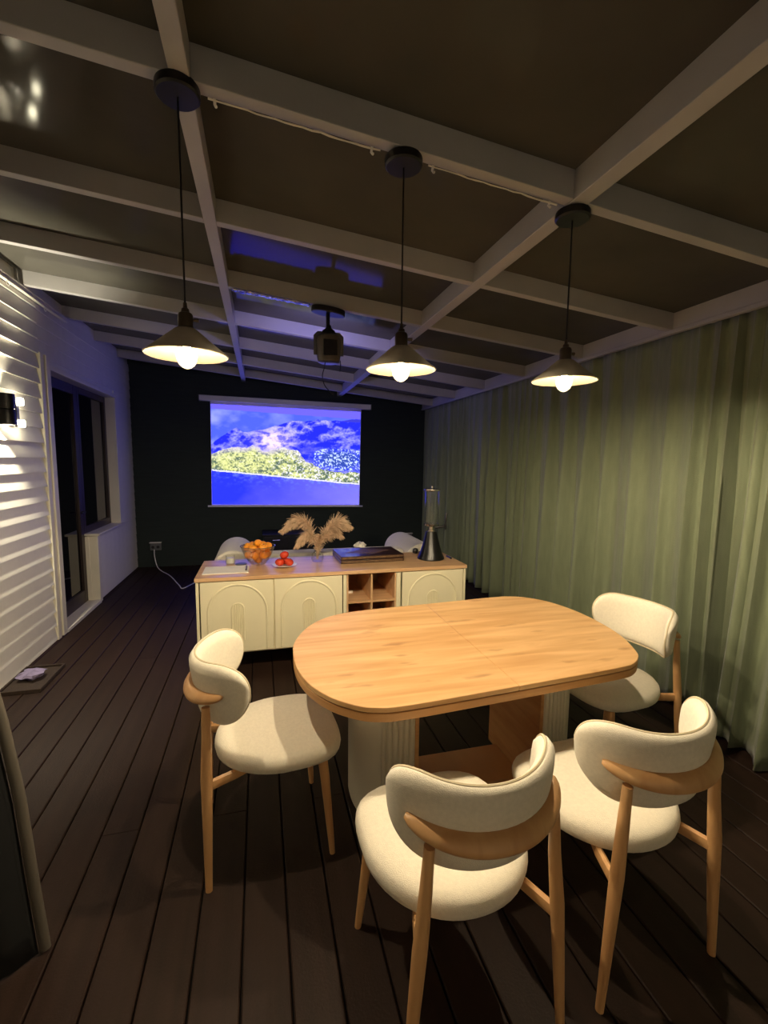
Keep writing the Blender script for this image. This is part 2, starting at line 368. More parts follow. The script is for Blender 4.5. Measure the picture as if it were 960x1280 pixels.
# ------------------------------------------------------------------ pendant lamps
def pendant(x, y, label, lean=0.0):
    z0 = zc(x)
    t = thing('pendant_lamp', label, 'pendant lamp', (x, y, z0), 0, 'pendant lamps with cone shades over the table')
    zr = 1.945 - z0
    G().lathe([(0.0, 0.0), (0.066, 0.0), (0.068, -0.006), (0.068, -0.026), (0.062, -0.032), (0.0, -0.033)], 32).obj('canopy', 'black_metal', t)
    G().tube([(0, 0, -0.03), (0, 0, zr + 0.15)], 0.0032, 8).obj('cord', 'black_metal', t)
    cap = G().lathe([(0.0, 0.168), (0.006, 0.166), (0.007, 0.150), (0.012, 0.146), (0.013, 0.136), (0.021, 0.132), (0.024, 0.124), (0.024, 0.088), (0.030, 0.084), (0.031, 0.076), (0.0, 0.074)], 24)
    for v in range(len(cap.v)): cap.v[v] = (cap.v[v][0], cap.v[v][1], cap.v[v][2] + zr)
    c = cap.obj('socket_cap', 'bronze', t)
    G().tube([(0.024, 0, zr + 0.112), (0.042, 0, zr + 0.112)], [0.005, 0.007], 8).obj('switch_knob', 'bronze', c)
    pr = [(0.026, 0.084), (0.034, 0.082), (0.060, 0.060), (0.095, 0.030), (0.124, 0.007), (0.133, 0.0)]
    sh = G().lathe([(r, z + zr) for r, z in pr] + [(r - 0.0015, z + zr - 0.0016) for r, z in reversed(pr)], 48, closed=True)
    s = sh.obj('shade', 'shade_grey', t)
    ln = G().lathe([(r - 0.0022, z + zr - 0.0022) for r, z in pr] + [(r - 0.003, z + zr - 0.003) for r, z in reversed(pr)], 48, closed=True)
    ln.obj('shade_lining', 'shade_bronze', t)
    bp = [(0.0, -0.046), (0.004, -0.045), (0.013, -0.042), (0.024, -0.033), (0.031, -0.020), (0.034, -0.004), (0.031, 0.012), (0.023, 0.030), (0.015, 0.044), (0.014, 0.058)]
    b_ = G().lathe([(r, z + zr) for r, z in bp], 24).obj('bulb', 'bulb_glass', t)
    G().lathe([(0.0, zr - 0.014), (0.007, zr - 0.012), (0.011, zr), (0.011, zr + 0.026), (0.008, zr + 0.038), (0.0, zr + 0.040)], 12).obj('filament', 'filament_glow', b_)
    G().lathe([(0.0, zr + 0.074), (0.017, zr + 0.074), (0.017, zr + 0.05), (0.0, zr + 0.05)], 16).obj('lamp_holder', 'black_metal', t)
    return t
pendant(-0.229, 1.70, 'lit cone pendant lamp hanging over the chair at the rounded table end')
pendant(0.520, 1.715, 'lit cone pendant lamp hanging over the middle of the table')
pendant(1.243, 1.73, 'lit cone pendant lamp hanging beside the green curtain')

# ------------------------------------------------------------------ dining table
TOP = [(0.127,2.025),(0.128,1.857),(0.160,1.706),(0.222,1.582),(0.301,1.500),(0.375,1.462),(0.497,1.452),(0.914,1.482),(1.287,1.512),(1.457,1.529),(1.525,1.546),(1.590,1.590),(1.635,1.648),
       (1.701,1.794),(1.735,1.939),(1.748,2.114),(1.735,2.263),(1.690,2.407),(1.605,2.512),(1.511,2.556),(1.398,2.562),(0.981,2.530),(0.606,2.502),(0.439,2.475),(0.319,2.414),(0.234,2.323),(0.174,2.212),(0.139,2.110)]
out = [p for p in cr(TOP, 5, True)]
cx, cy = 0.94, 2.01
tb = thing('dining_table', 'large rounded oak dining table on two fluted white pedestals', 'dining table', (cx, cy, 0))
def half(side, sc):
    pts = [((x - cx) * sc, (y - cy) * sc) for x, y in out]; n = len(pts); r = []
    ok = lambda p: p[0] * side >= 0.0008
    for i in range(n):
        a, b = pts[i], pts[(i + 1) % n]
        if ok(a): r.append(a)
        if ok(a) != ok(b):
            t = (0.0008 * side - a[0]) / (b[0] - a[0]); r.append((0.0008 * side, a[1] + t * (b[1] - a[1])))
    return r
def inset(pts, d):
    n = len(pts); r = []
    for i in range(n):
        a, b, c = Vector(pts[i-1]), Vector(pts[i]), Vector(pts[(i+1) % n]); t = (c - a)
        if t.length < 1e-9: r.append(tuple(b)); continue
        t.normalize(); r.append((b.x - t.y * d, b.y + t.x * d))
    return r
for s in (-1, 1):
    pts = half(s, 1.0)
    G().prism(pts, 0.735, 0.755).obj('table_leaf', 'oak_top', tb, bevel=0.0025, ang=30)
pl = [((x - cx), (y - cy)) for x, y in out]
G().prism(inset(pl, 0.006), 0.7315, 0.7352).obj('shadow_groove', 'deck_gap', tb)
G().prism(inset(pl, 0.001), 0.700, 0.7315).obj('apron', 'oak_edge', tb, bevel=0.0025, ang=30)
def pedestal(side):
    xi, d, hw = 0.315 * side, 0.24, 0.235
    prof = [(0.0, -hw)]; N = 60
    for i in range(1, N):
        q = -PI / 2 + PI * i / N
        e = 2.5; cx_ = abs(math.cos(q)) ** (2 / e) * d; sy = math.copysign(abs(math.sin(q)) ** (2 / e), math.sin(q)) * hw
        prof.append((cx_, sy))
    prof.append((0.0, hw))
    P = [(xi + side * x, y) for x, y in prof]
    o = G().prism(P, 0.02, 0.70).obj('pedestal', 'pedestal_white', tb, ang=35)
    for sy in (-1, 1):                            # flutes: half-round ribs along both flanks
        fl = G()
        for i in range(6):
            x = 0.016 + i * 0.0235
            y = hw * (1 - (x / d) ** 2.5) ** (1 / 2.5)
            fl.tube([(xi + side * x, sy * y, 0.03), (xi + side * x, sy * y, 0.70)], 0.0105, 10)
        f = fl.obj('flutes', 'pedestal_white', o); 
    box(min(xi, xi - side * 0.018), max(xi, xi - side * 0.018), -hw - 0.004, hw + 0.004, 0.02, 0.70).obj('inner_panel', 'oak_edge', tb, bevel=0.002)
    G().prism([(xi + side * (x * 0.96), y * 0.97) for x, y in prof], 0.0, 0.02).obj('plinth', 'black_metal', tb)
pedestal(-1); pedestal(1)
box(-0.295, 0.295, -0.12, 0.15, 0.0, 0.05).obj('base_board', 'oak_edge', tb, bevel=0.003)

# ------------------------------------------------------------------ dining chairs
def make_chair():
    t = empty('dining_chair')
    # seat cushion
    def ring(ins, z):
        r = []
        for i in range(48):
            q = 2 * PI * i / 48; c, s = math.cos(q), math.sin(q)
            n = 3.6 if s > 0 else 2.2
            a, b = 0.256 - ins, (0.258 if s > 0 else 0.25) - ins
            rr = (abs(c / a) ** n + abs(s / b) ** n) ** (-1 / n)
            x = rr * c; y = rr * s
            if s < 0: x *= 1.0 - 0.10 * (abs(s)) 
            r.append((x, y + 0.035, z))
        return r
    G().rings([ring(0.06, 0.402), ring(0.02, 0.406), ring(0.004, 0.418), ring(0.0, 0.436), ring(0.004, 0.456), ring(0.016, 0.470), ring(0.04, 0.478), ring(0.09, 0.483), ring(0.16, 0.485)]).obj('seat', 'upholstery', t, ang=80)
    # backrest shell
    T1 = 1.28
    def arc(u, off=0.0):
        q = u * T1; hw = 0.230; dp = 0.175
        x = hw * math.sin(q) / math.sin(T1); y = -0.258 + dp * (1 - math.cos(q)) / (1 - math.cos(T1))
        tx = hw * math.cos(q) / math.sin(T1); ty = dp * math.sin(q) / (1 - math.cos(T1))
        l = math.hypot(tx, ty); nx, ny = -ty / l, tx / l      # towards the sitter
        return x + nx * off, y + ny * off
    def hh(u): return 0.124 * max(1 - max((abs(u) - 0.55) / 0.45, 0.0) ** 2.1, 0.0) ** 0.5
    zc0 = 0.714
    NU, NV = 44, 12
    us = [math.sin((i / NU - 0.5) * PI) for i in range(NU + 1)]
    def surf(u, v, side):
        h = hh(u); e = max(1 - abs(v) ** 5, 0) ** 0.5
        th = (0.026 * max(1 - abs(u) ** 10, 0.02) ** 0.5) * (0.35 + 0.65 * e)
        if abs(v) > 0.999: th *= 0.6
        z = zc0 + h * v + 0.032 * u * u
        off = side * th - 0.02 * (v + 0.2) * (1 - 0.9 * u * u)                    # leans back
        x, y = arc(u, off); return (x, y, z)
    rings = []
    for u in us:
        uu = max(min(u, 0.9985), -0.9985)
        vs = [-1 + 2 * j / NV for j in range(NV + 1)]
        r = [surf(uu, v, 1) for v in vs] + [surf(uu, v, -1) for v in reversed(vs)]
        rings.append(r)
    bk = G().rings(rings).obj('backrest', 'upholstery', t, ang=80)
    edge = [surf(max(min(u, 0.997), -0.997), 1, 0.85) for u in us] + [surf(max(min(u, 0.997), -0.997), -1, 0.85) for u in reversed(us)]
    G().tube(edge + [edge[0]], 0.0042, 6).obj('piping', 'piping', bk)
    # wooden back rail: lens-shaped band wrapping the outside of the backrest
    UM = 0.72; rr = []
    for i in range(37):
        s = -1 + 2 * i / 36; u = s * UM
        h = 0.006 + 0.019 * max(1 - abs(s) ** 2.6, 0) ** 0.6; th = 0.007 + 0.017 * max(1 - s ** 4, 0) ** 0.6
        zc_ = 0.718 - 0.010 * (1 - s * s) + 0.020 * abs(s) ** 3; ring = []
        for j in range(14):
            q = 2 * PI * j / 14
            zz = h * math.sin(q)
            x, y = arc(u, -0.036 + th * math.cos(q) + 0.35 * zz - 0.006 * (1 - s * s))
            ring.append((x, y, zc_ + zz))
        rr.append(ring)
    G().rings(rr).obj('back_rail', 'beech', t, ang=80)
    for s in (-1, 1):
        x, y = arc(s * 0.53, -0.046)
        G().tube([(x, y, 0.692), (x * 1.04, y, 0.57), (x * 1.12, y - 0.004, 0.42), (s * 0.236, -0.246, 0.0)], [(0.013, 0.015), (0.016, 0.018), (0.0185, 0.021), (0.0115, 0.0125)], 12).obj('leg', 'beech', t, ang=60)
        G().tube([(s * 0.175, 0.195, 0.415), (s * 0.19, 0.205, 0.32), (s * 0.222, 0.228, 0.0)], [0.020, 0.019, 0.0115], 12).obj('leg', 'beech', t, ang=60)
        g = G(); g.tube([(x * 1.12, y - 0.004, 0.392), (s * 0.165, -0.14, 0.396), (s * 0.115, -0.04, 0.398)], [(0.022, 0.012)] * 3, 8)
        g.obj('side_rail', 'beech', t)
    return t
ch = make_chair()
chairs = [((0.012, 1.925), -85, 'cream upholstered beech chair at the rounded table end facing the curtain'),
          ((0.535, 1.19), 4, 'cream upholstered beech chair on the long table side in front of the fluted white pedestal'),
          ((1.150, 1.249), 5, 'cream upholstered beech chair on the long table side between its twin and the curtain'),
          ((1.815, 1.985), 97, 'cream upholstered beech chair at the table end against the green curtain')]
for i, ((x, y), a, lab) in enumerate(chairs):
    o = ch if i == 0 else copy_tree(ch)
    o.location = (x, y, 0); o.rotation_euler = (0, 0, math.radians(a))
    tag(o, lab, 'chair', 'cream dining chairs around the table')

# ------------------------------------------------------------------ sideboard
SX0, SX1, SY0, SY1, SB = -0.465, 1.645, 3.475, 4.08, 0.165
sb = thing('sideboard', 'cream sideboard with arched doors, open shelves and oak top', 'sideboard', (SX0, SY0, 0))
SW, SD = SX1 - SX0, SY1 - SY0
box(-0.006, SW + 0.006, -0.012, SD, 0.722, 0.750).obj('top_board', 'oak_board', sb, bevel=0.003)
bd = G(); bd.box(0, 0.020, 0.0, SD - 0.01, SB, 0.722); bd.box(SW - 0.020, SW, 0.0, SD - 0.01, SB, 0.722); bd.box(0.02, SW - 0.02, 0.006, SD - 0.01, SB, SB + 0.02)
bd.box(1.075, 1.102, 0.004, SD - 0.01, SB + 0.02, 0.722); bd.box(1.508, 1.545, 0.004, SD - 0.01, SB + 0.02, 0.722); bd.box(0.02, SW - 0.02, SD - 0.02, SD - 0.01, SB + 0.02, 0.722)
bd.box(0.540, 0.556, 0.01, SD - 0.02, SB + 0.02, 0.722)
bd.obj('carcass', 'cream_lacquer', sb, bevel=0.002)
# open shelf cubbies in oak
cu = G(); ca, cb = 1.104, 1.506
cu.box(ca, ca + 0.012, 0.006, SD - 0.03, SB + 0.02, 0.721); cu.box(cb - 0.012, cb, 0.006, SD - 0.03, SB + 0.02, 0.721); cu.box(ca + 0.012, cb - 0.012, SD - 0.04, SD - 0.03, SB + 0.02, 0.721)
cu.obj('shelf_lining', 'oak_board', sb)
mid = (ca + cb) / 2
box(mid - 0.007, mid + 0.007, 0.008, SD - 0.04, SB + 0.02, 0.721).obj('divider', 'oak_board', sb)
for z in (0.49, 0.30):
    box(ca + 0.012, mid - 0.007, 0.008, SD - 0.04, z - 0.008, z + 0.008).obj('shelf', 'oak_board', sb)
    box(mid + 0.007, cb - 0.012, 0.008, SD - 0.04, z - 0.008, z + 0.008).obj('shelf', 'oak_board', sb)
for x in (0.06, 0.8, 1.3, SW - 0.06):
    for y in (0.06, SD - 0.08):
        G().tube([(x, y, SB), (x, y, 0.0)], [0.020, 0.014], 12).obj('foot', 'black_metal', sb)
for xa, xb in ((0.028, 0.545), (0.551, 1.068), (1.552, SW - 0.026)):
    w = xb - xa; cxd = (xa + xb) / 2
    dr = box(xa + 0.002, xb - 0.002, -0.008, 0.010, SB + 0.012, 0.716).obj('door', 'cream_lacquer', sb, bevel=0.002)
    ri = 0.208; zc_ = 0.482; pa = [(cxd - ri, -0.008, SB + 0.016)] + [(cxd - ri * math.cos(PI * i / 24), -0.008, zc_ + ri * math.sin(PI * i / 24)) for i in range(25)] + [(cxd + ri, -0.008, SB + 0.016)]
    G().tube(pa, (0.0055, 0.011) if False else 0.008, 8).obj('arch_molding', 'cream_lacquer', dr)
    rh = 0.042; zh = 0.508; ho = [(cxd - rh, 0.27)] + [(cxd - rh * math.cos(PI * i / 16), zh + rh * math.sin(PI * i / 16)) for i in range(17)] + [(cxd + rh, 0.27)]
    ho = [(x, z) for x, z in ho] 
    hd = G().tube([(x, -0.009, z) for x, z in ho], 0.007, 8).obj('handle_rim', 'cream_lacquer', dr)
    rb = G()
    for i in range(6):
        x = cxd - 0.031 + 0.0124 * i; zt = zh + math.sqrt(max(rh ** 2 - (x - cxd) ** 2, 0)) - 0.006
        rb.tube([(x, -0.009, 0.272), (x, -0.009, zt)], 0.0048, 8)
    rb.obj('handle_ribs', 'cream_lacquer', dr)
ZT = 0.7505

# ------------------------------------------------------------------ things on the sideboard
tag(G().add([(-0.165,-0.12,0.0),(0.165,-0.12,0.0),(0.165,0.12,0.0),(-0.165,0.12,0.0),(-0.165,-0.12,0.006),(0.165,-0.12,0.006),(0.165,0.12,0.006),(-0.165,0.12,0.006)],
    [(0,3,2,1),(4,5,6,7),(0,1,5,4),(1,2,6,5),(2,3,7,6),(3,0,4,7)]).obj('paper_sheet', 'paper', loc=(-0.265, 3.69, ZT)), 'white paper pad lying on the end of the oak sideboard top', 'paper')
tag(G().tube([(0, -0.07, 0.0055), (0, 0.06, 0.0055), (0, 0.07, 0.0055)], [0.0055, 0.0055, 0.002], 8).obj('pen', 'black_gloss', loc=(-0.118, 3.69, ZT + 0.0065)), 'black pen lying on the white paper pad', 'pen')
c = thing('candle_jar', 'small white candle in a glass jar behind the paper pad', 'candle', (-0.25, 3.93, ZT))
G().lathe([(0.0, 0.0), (0.036, 0.0), (0.038, 0.004), (0.038, 0.07), (0.0355, 0.07), (0.035, 0.006), (0.0, 0.005)], 24).obj('jar', 'clear_glass', c)
G().lathe([(0.0, 0.006), (0.0335, 0.006), (0.0335, 0.048), (0.0, 0.046)], 24).obj('wax', 'white_plastic', c)
tag(G().lathe([(0.0, 0.0), (0.045, 0.0), (0.046, 0.005), (0.04, 0.007), (0.0, 0.006)], 24).obj('coaster', 'grey_plastic', loc=(-0.165, 3.88, ZT)), 'small dark round coaster beside the candle jar', 'coaster')
# glass bowl with oranges
bz = (-0.03, 3.86, ZT)
b = thing('fruit_bowl', 'clear glass bowl heaped with oranges', 'bowl', bz)
wl_o = [(0.055, 0.0), (0.060, 0.006), (0.085, 0.035), (0.112, 0.085), (0.130, 0.128), (0.139, 0.152)]
G().lathe([(0.0, 0.0)] + wl_o + [(r - 0.004, z + 0.002) for r, z in reversed(wl_o)] + [(0.0, 0.008)], 40).obj('bowl_glass', 'amber_glass', b)
ri = G().tube([(0.138 * math.cos(2*PI*i/40), 0.138 * math.sin(2*PI*i/40), 0.152) for i in range(41)], 0.0028, 6); ri.obj('rim', 'steel', b)
om = G(); pr = [(0.0, 0.0)]
def fruit_mesh(name, m, r, sq, dimple):
    g = G(); P = []
    for i in range(11):
        q = -PI / 2 + PI * i / 10; rad = r * math.cos(q); z = r * sq * math.sin(q)
        if i == 10: rad = 0.0; z -= dimple
        if i == 9: z -= dimple * 0.15
        P.append((max(rad, 0.0), z))
    return g.lathe(P, 18).mesh(name, m, True, 80)
orange_me = fruit_mesh('orange', 'orange_peel', 0.0345, 0.9, 0.006)
stem_me = G().lathe([(0.0, 0.0), (0.004, 0.0), (0.003, 0.005), (0.0, 0.006)], 8).mesh('stem', 'leaf_green')
pos = [(0, 0, 0.045)] + [(0.074*math.cos(q), 0.074*math.sin(q), 0.088) for q in (0.2, 1.25, 2.3, 3.4, 4.4, 5.4)] + [(0.0, 0.0, 0.112)] + [(0.080*math.cos(q), 0.080*math.sin(q), 0.152) for q in (0.0, 1.05, 2.1, 3.15, 4.2, 5.25)] + [(0.005, 0.0, 0.178)]
for i, (x, y, z) in enumerate(pos):
    o = link('orange', orange_me, None, (bz[0] + x, bz[1] + y, bz[2] + z - 0.005), (random.uniform(-0.8, 0.8), random.uniform(-0.8, 0.8), random.uniform(0, 6)))
    tag(o, 'orange heaped in the clear glass bowl' if i < len(pos) - 1 else 'orange lying on the very top of the heap in the glass bowl', 'orange', 'oranges in the glass bowl')
    st = link('stem', stem_me, o, (0, 0, 0.0275))
# plate with tomatoes
pz = (0.175, 3.73, ZT)
tag(G().lathe([(0.0, 0.0), (0.050, 0.0), (0.056, 0.004), (0.098, 0.016), (0.100, 0.019), (0.097, 0.020), (0.056, 0.009), (0.0, 0.007)], 40).obj('plate', 'porcelain', loc=pz), 'small white plate holding red tomatoes', 'plate')
tom_me = fruit_mesh('tomato', 'tomato_skin', 0.036, 0.82, 0.005)
cal_me = G()
for i in range(5):
    q = 2 * PI * i / 5; cal_me.add([(0, 0, 0.002), (0.008*math.cos(q-0.4), 0.008*math.sin(q-0.4), 0.002), (0.020*math.cos(q), 0.020*math.sin(q), 0.0), (0.008*math.cos(q+0.4), 0.008*math.sin(q+0.4), 0.002)], [(0, 1, 2, 3)])
cal_me.tube([(0, 0, 0), (0, 0, 0.008)], 0.002, 6); cal_me = cal_me.mesh('calyx', 'leaf_green')
for x, y, z in ((-0.038, -0.012, 0.038), (0.036, -0.016, 0.038), (0.002, 0.046, 0.038), (0.0, 0.006, 0.093)):
    o = link('tomato', tom_me, None, (pz[0] + x, pz[1] + y, pz[2] + z), (random.uniform(-0.5, 0.5), random.uniform(-0.5, 0.5), 1.0))
    tag(o, 'red tomato lying on the small white plate' if z < 0.08 else 'red tomato perched on top of the other tomatoes on the plate', 'tomato', 'tomatoes on the plate'); link('calyx', cal_me, o, (0, 0, 0.0265))
# vase of pampas grass
vz = (0.455, 3.86, ZT)
v = thing('vase', 'small clear glass vase holding pampas grass plumes', 'vase', vz)
vp = [(0.034, 0.0), (0.044, 0.004), (0.054, 0.03), (0.050, 0.06), (0.030, 0.085), (0.026, 0.10), (0.036, 0.125)]
G().lathe([(0.0, 0.0)] + vp + [(r - 0.003, z) for r, z in reversed(vp[1:])] + [(0.0, 0.008)], 28).obj('vase_glass', 'clear_glass', v)
def plume(ctrl, n, L, label, seed, droop):
    n = int(n * 1.9); L = L * 1.25
    r = random.Random(seed); path = cr([Vector(c) for c in ctrl], 14)
    t = thing('pampas_plume', label, 'dried grass', vz, 0, 'pampas plumes in the vase')
    k0 = int(len(path) * 0.30)
    G().tube(path[:k0 + 8] + path[k0 + 8::4], [0.0028] * (k0 + 8) + [0.0016] * len(path[k0 + 8::4]), 6).obj('stalk', 'pampas', t)
    g = G()
    for i in range(n):
        s = r.random() ** 0.85; q = k0 + s * (len(path) - 1 - k0); j = min(int(q), len(path) - 2)
        p = Vector(path[j]).lerp(Vector(path[j + 1]), q - j); tg = (Vector(path[j + 1]) - Vector(path[j])).normalized()
        d = Vector((r.gauss(0, 1), r.gauss(0, 0.8), r.gauss(0, 1))); d = (d - tg * d.dot(tg)).normalized()
        d = (d * 0.55 + tg * r.uniform(0.5, 1.0) + Vector((0, 0, -droop * r.uniform(0.3, 1.0)))).normalized()
        l = L * r.uniform(0.5, 1.1) * (1.0 - 0.45 * abs(2 * s - 0.8)); w = r.uniform(0.0018, 0.0036)
        side = d.cross(Vector((r.gauss(0, 1), r.gauss(0, 1), r.gauss(0, 1)))).normalized() * w
        pts = []; pp = p.copy(); dd = d.copy()
        for m_ in range(4):
            ww = side * (1 - 0.22 * m_); pts += [pp - ww, pp + ww]
            pp = pp + dd * (l / 3); dd = (dd + Vector((0, 0, -0.42 * droop))).normalized()
        g.add(pts, [(2*m_, 2*m_+1, 2*m_+3, 2*m_+2) for m_ in range(3)])
    o = g.obj('plume_hairs', 'pampas', t); o['kind'] = 'stuff'
plume([(0.0, 0, 0.02), (-0.01, 0, 0.15), (-0.07, -0.01, 0.30), (-0.13, -0.01, 0.355), (-0.21, -0.02, 0.345), (-0.28, -0.03, 0.285)], 620, 0.085, 'tan pampas plume arching over towards the orange bowl, longest of the vase', 1, 0.55)
plume([(-0.005, 0.0, 0.02), (-0.02, -0.02, 0.14), (-0.07, -0.04, 0.24), (-0.13, -0.06, 0.225), (-0.175, -0.07, 0.165)], 520, 0.085, 'short tan pampas plume drooping low beside the tomato plate', 2, 0.9)
plume([(0.005, 0, 0.02), (0.03, 0.0, 0.15), (0.11, 0.0, 0.28), (0.19, 0.0, 0.335), (0.265, -0.01, 0.30)], 760, 0.095, 'tan pampas plume leaning over towards the dark wooden case', 3, 0.6)
plume([(0.005, 0.01, 0.02), (0.02, 0.03, 0.14), (0.08, 0.05, 0.25), (0.15, 0.05, 0.27), (0.21, 0.04, 0.215)], 560, 0.085, 'short tan pampas plume drooping low over the dark wooden case', 4, 0.9)
plume([(0.0, -0.01, 0.02), (0.005, -0.01, 0.13), (0.015, -0.015, 0.22)], 260, 0.06, 'small upright tan pampas plume in the middle of the vase', 5, 0.4)
# dark wooden case
k = thing('wooden_case', 'flat dark lacquered wooden case with carved edge bands', 'case', (0.90, 3.90, ZT), math.radians(2))
box(-0.275, 0.275, -0.185, 0.185, 0.0, 0.030).obj('case_base', 'dark_wood', k, bevel=0.003)
box(-0.275, 0.275, -0.185, 0.185, 0.033, 0.060).obj('case_lid', 'dark_wood', k, bevel=0.004)
box(-0.262, 0.262, -0.1865, -0.184, 0.006, 0.022).obj('carved_band', 'carved_band', k)
box(-0.262, 0.262, -0.1865, -0.184, 0.039, 0.053).obj('carved_band', 'carved_band', k)
tag(k, 'flat dark lacquered wooden case with carved edge bands', 'case')
G().prism([(-0.20, -0.02), (0.03, -0.10), (0.22, 0.03), (0.0, 0.12)], 0.060, 0.0612).obj('inlay', 'carved_band', k)
# drink tower
dt = thing('drink_tower', 'clear tube drink dispenser tower on a black cone base', 'drink dispenser', (1.44, 3.76, ZT))
G().lathe([(0.0, 0.0), (0.112, 0.0), (0.118, 0.006), (0.116, 0.016), (0.098, 0.055), (0.080, 0.11), (0.064, 0.17), (0.053, 0.215), (0.047, 0.245), (0.0, 0.245)], 40).obj('cone_base', 'black_gloss', dt)
G().lathe([(0.0, 0.245), (0.034, 0.245), (0.034, 0.258), (0.024, 0.262), (0.024, 0.285), (0.040, 0.292), (0.066, 0.298), (0.068, 0.312), (0.0, 0.312)], 32).obj('collar', 'steel', dt)
G().lathe([(0.061, 0.31), (0.061, 0.600), (0.058, 0.600), (0.058, 0.31)], 36, closed=True).obj('tube', 'clear_glass', dt)
G().lathe([(0.0, 0.31), (0.012, 0.31), (0.012, 0.597), (0.0, 0.597)], 16).obj('ice_tube', 'clear_glass', dt)
G().lathe([(0.0, 0.598), (0.068, 0.598), (0.071, 0.604), (0.070, 0.614), (0.055, 0.620), (0.012, 0.622), (0.009, 0.630), (0.012, 0.642), (0.0, 0.646)], 36).obj('lid', 'steel', dt)
tp = G().tube([(0.03, -0.01, 0.275), (0.085, -0.02, 0.285), (0.115, -0.025, 0.295)], 0.010, 10); tp.tube([(0.118, -0.025, 0.306), (0.120, -0.028, 0.262)], [0.013, 0.009], 10)
tp = tp.obj('tap', 'black_gloss', dt)
G().tube([(0.118, -0.025, 0.30), (0.121, -0.026, 0.33), (0.126, -0.028, 0.40), (0.127, -0.028, 0.412)], [0.008, 0.009, 0.013, 0.008], 10).obj('tap_handle', 'black_metal', tp)
tag(G().tube([(0, -0.05, 0.008), (0, 0.05, 0.008)], 0.008, 8).obj('marker_pen', 'black_gloss', loc=(1.61, 3.755, ZT)), 'short black marker beside the drink tower', 'pen')
pg = thing('power_plug', 'black plug and cord lying behind the drink tower', 'plug', (1.385, 4.02, ZT))
G().lathe([(0.0, 0.0), (0.02, 0.0), (0.026, 0.01), (0.026, 0.035), (0.018, 0.045), (0.0, 0.047)], 16).obj('plug_body', 'black_metal', pg)
G().tube(cr([(0.02, 0, 0.02), (0.05, -0.01, 0.012), (0.09, 0.0, 0.006), (0.16, 0.03, 0.006)], 6), 0.004, 6).obj('cord', 'black_metal', pg)
tag(box(-0.022, 0.022, -0.015, 0.015, 0, 0.018).obj('matchbox', 'paper', loc=(SX0 + ca + 0.07, SY0 + 0.25, 0.4985), bevel=0.002), 'small white box on the open oak shelf', 'box')

# ------------------------------------------------------------------ sofa behind the sideboard
so = thing('sofa', 'off-white sofa with rounded arms behind the sideboard', 'sofa', (0.65, 4.65, 0))
def arm(x):
    pts = [(x - 0.185, 0.04)] + [(x - 0.185 * math.cos(PI * i / 20), 0.60 + 0.185 * math.sin(PI * i / 20)) for i in range(21)] + [(x + 0.185, 0.04)]
    G().prism(pts, -0.36, 0.45, 'y').obj('arm', 'sofa', so, bevel=0.02)
arm(-0.905); arm(0.905)
box(-0.72, 0.72, -0.36, -0.14, 0.04, 0.74).obj('back', 'sofa', so, bevel=0.035)
box(-0.72, 0.72, -0.36, 0.45, 0.04, 0.26).obj('seat_base', 'sofa', so, bevel=0.01)
for x in (-0.36, 0.36): box(x - 0.355, x + 0.355, -0.13, 0.47, 0.262, 0.42).obj('seat_cushion', 'sofa', so, bevel=0.04)
for x in (-0.85, 0.85):
    for y in (-0.3, 0.38): G().tube([(x, y, 0.04), (x, y, 0)], 0.02, 10).obj('foot', 'black_metal', so)
def crumple(name, m, r, seed, sz=0.6):
    R_ = random.Random(seed); g = G(); rings = []
    for i in range(7):
        q = -PI/2 + PI * (i + 0.3) / 6.6; rg = []
        for j in range(14):
            a = 2*PI*j/14; rad = r * math.cos(q) * R_.uniform(0.65, 1.25); rg.append((rad*math.cos(a), rad*math.sin(a), max(r*sz*(math.sin(q)+1) * R_.uniform(0.8, 1.15), 0.0)))
        rings.append(rg)
    return g.rings(rings).mesh(name, m, True, 25)
tag(link('tissue', crumple('tissue', 'paper', 0.06, 4), None, (0.93, 4.36, 0.741)), 'crumpled white tissue on top of the sofa back', 'tissue')
# black box by the far wall
bb = thing('media_cabinet', 'low black glossy cabinet against the dark green wall', 'cabinet', (0.39, 7.08, 0))
box(-0.36, 0.36, -0.24, 0.24, 0.05, 0.50).obj('cabinet_body', 'black_gloss', bb, bevel=0.006)
box(-0.375, 0.375, -0.255, 0.255, 0.50, 0.525).obj('cabinet_top', 'black_gloss', bb, bevel=0.004)
for x in (-0.18, 0.18):
    d_ = box(x - 0.172, x + 0.172, -0.252, -0.24, 0.07, 0.485).obj('door', 'black_gloss', bb, bevel=0.003); G().tube([(x - 0.05, -0.258, 0.44), (x + 0.05, -0.258, 0.44)], 0.005, 8).obj('handle', 'steel', d_)
for x in (-0.32, 0.32):
    for y in (-0.2, 0.2): G().tube([(x, y, 0.05), (x, y, 0)], 0.016, 8).obj('foot', 'black_metal', bb)
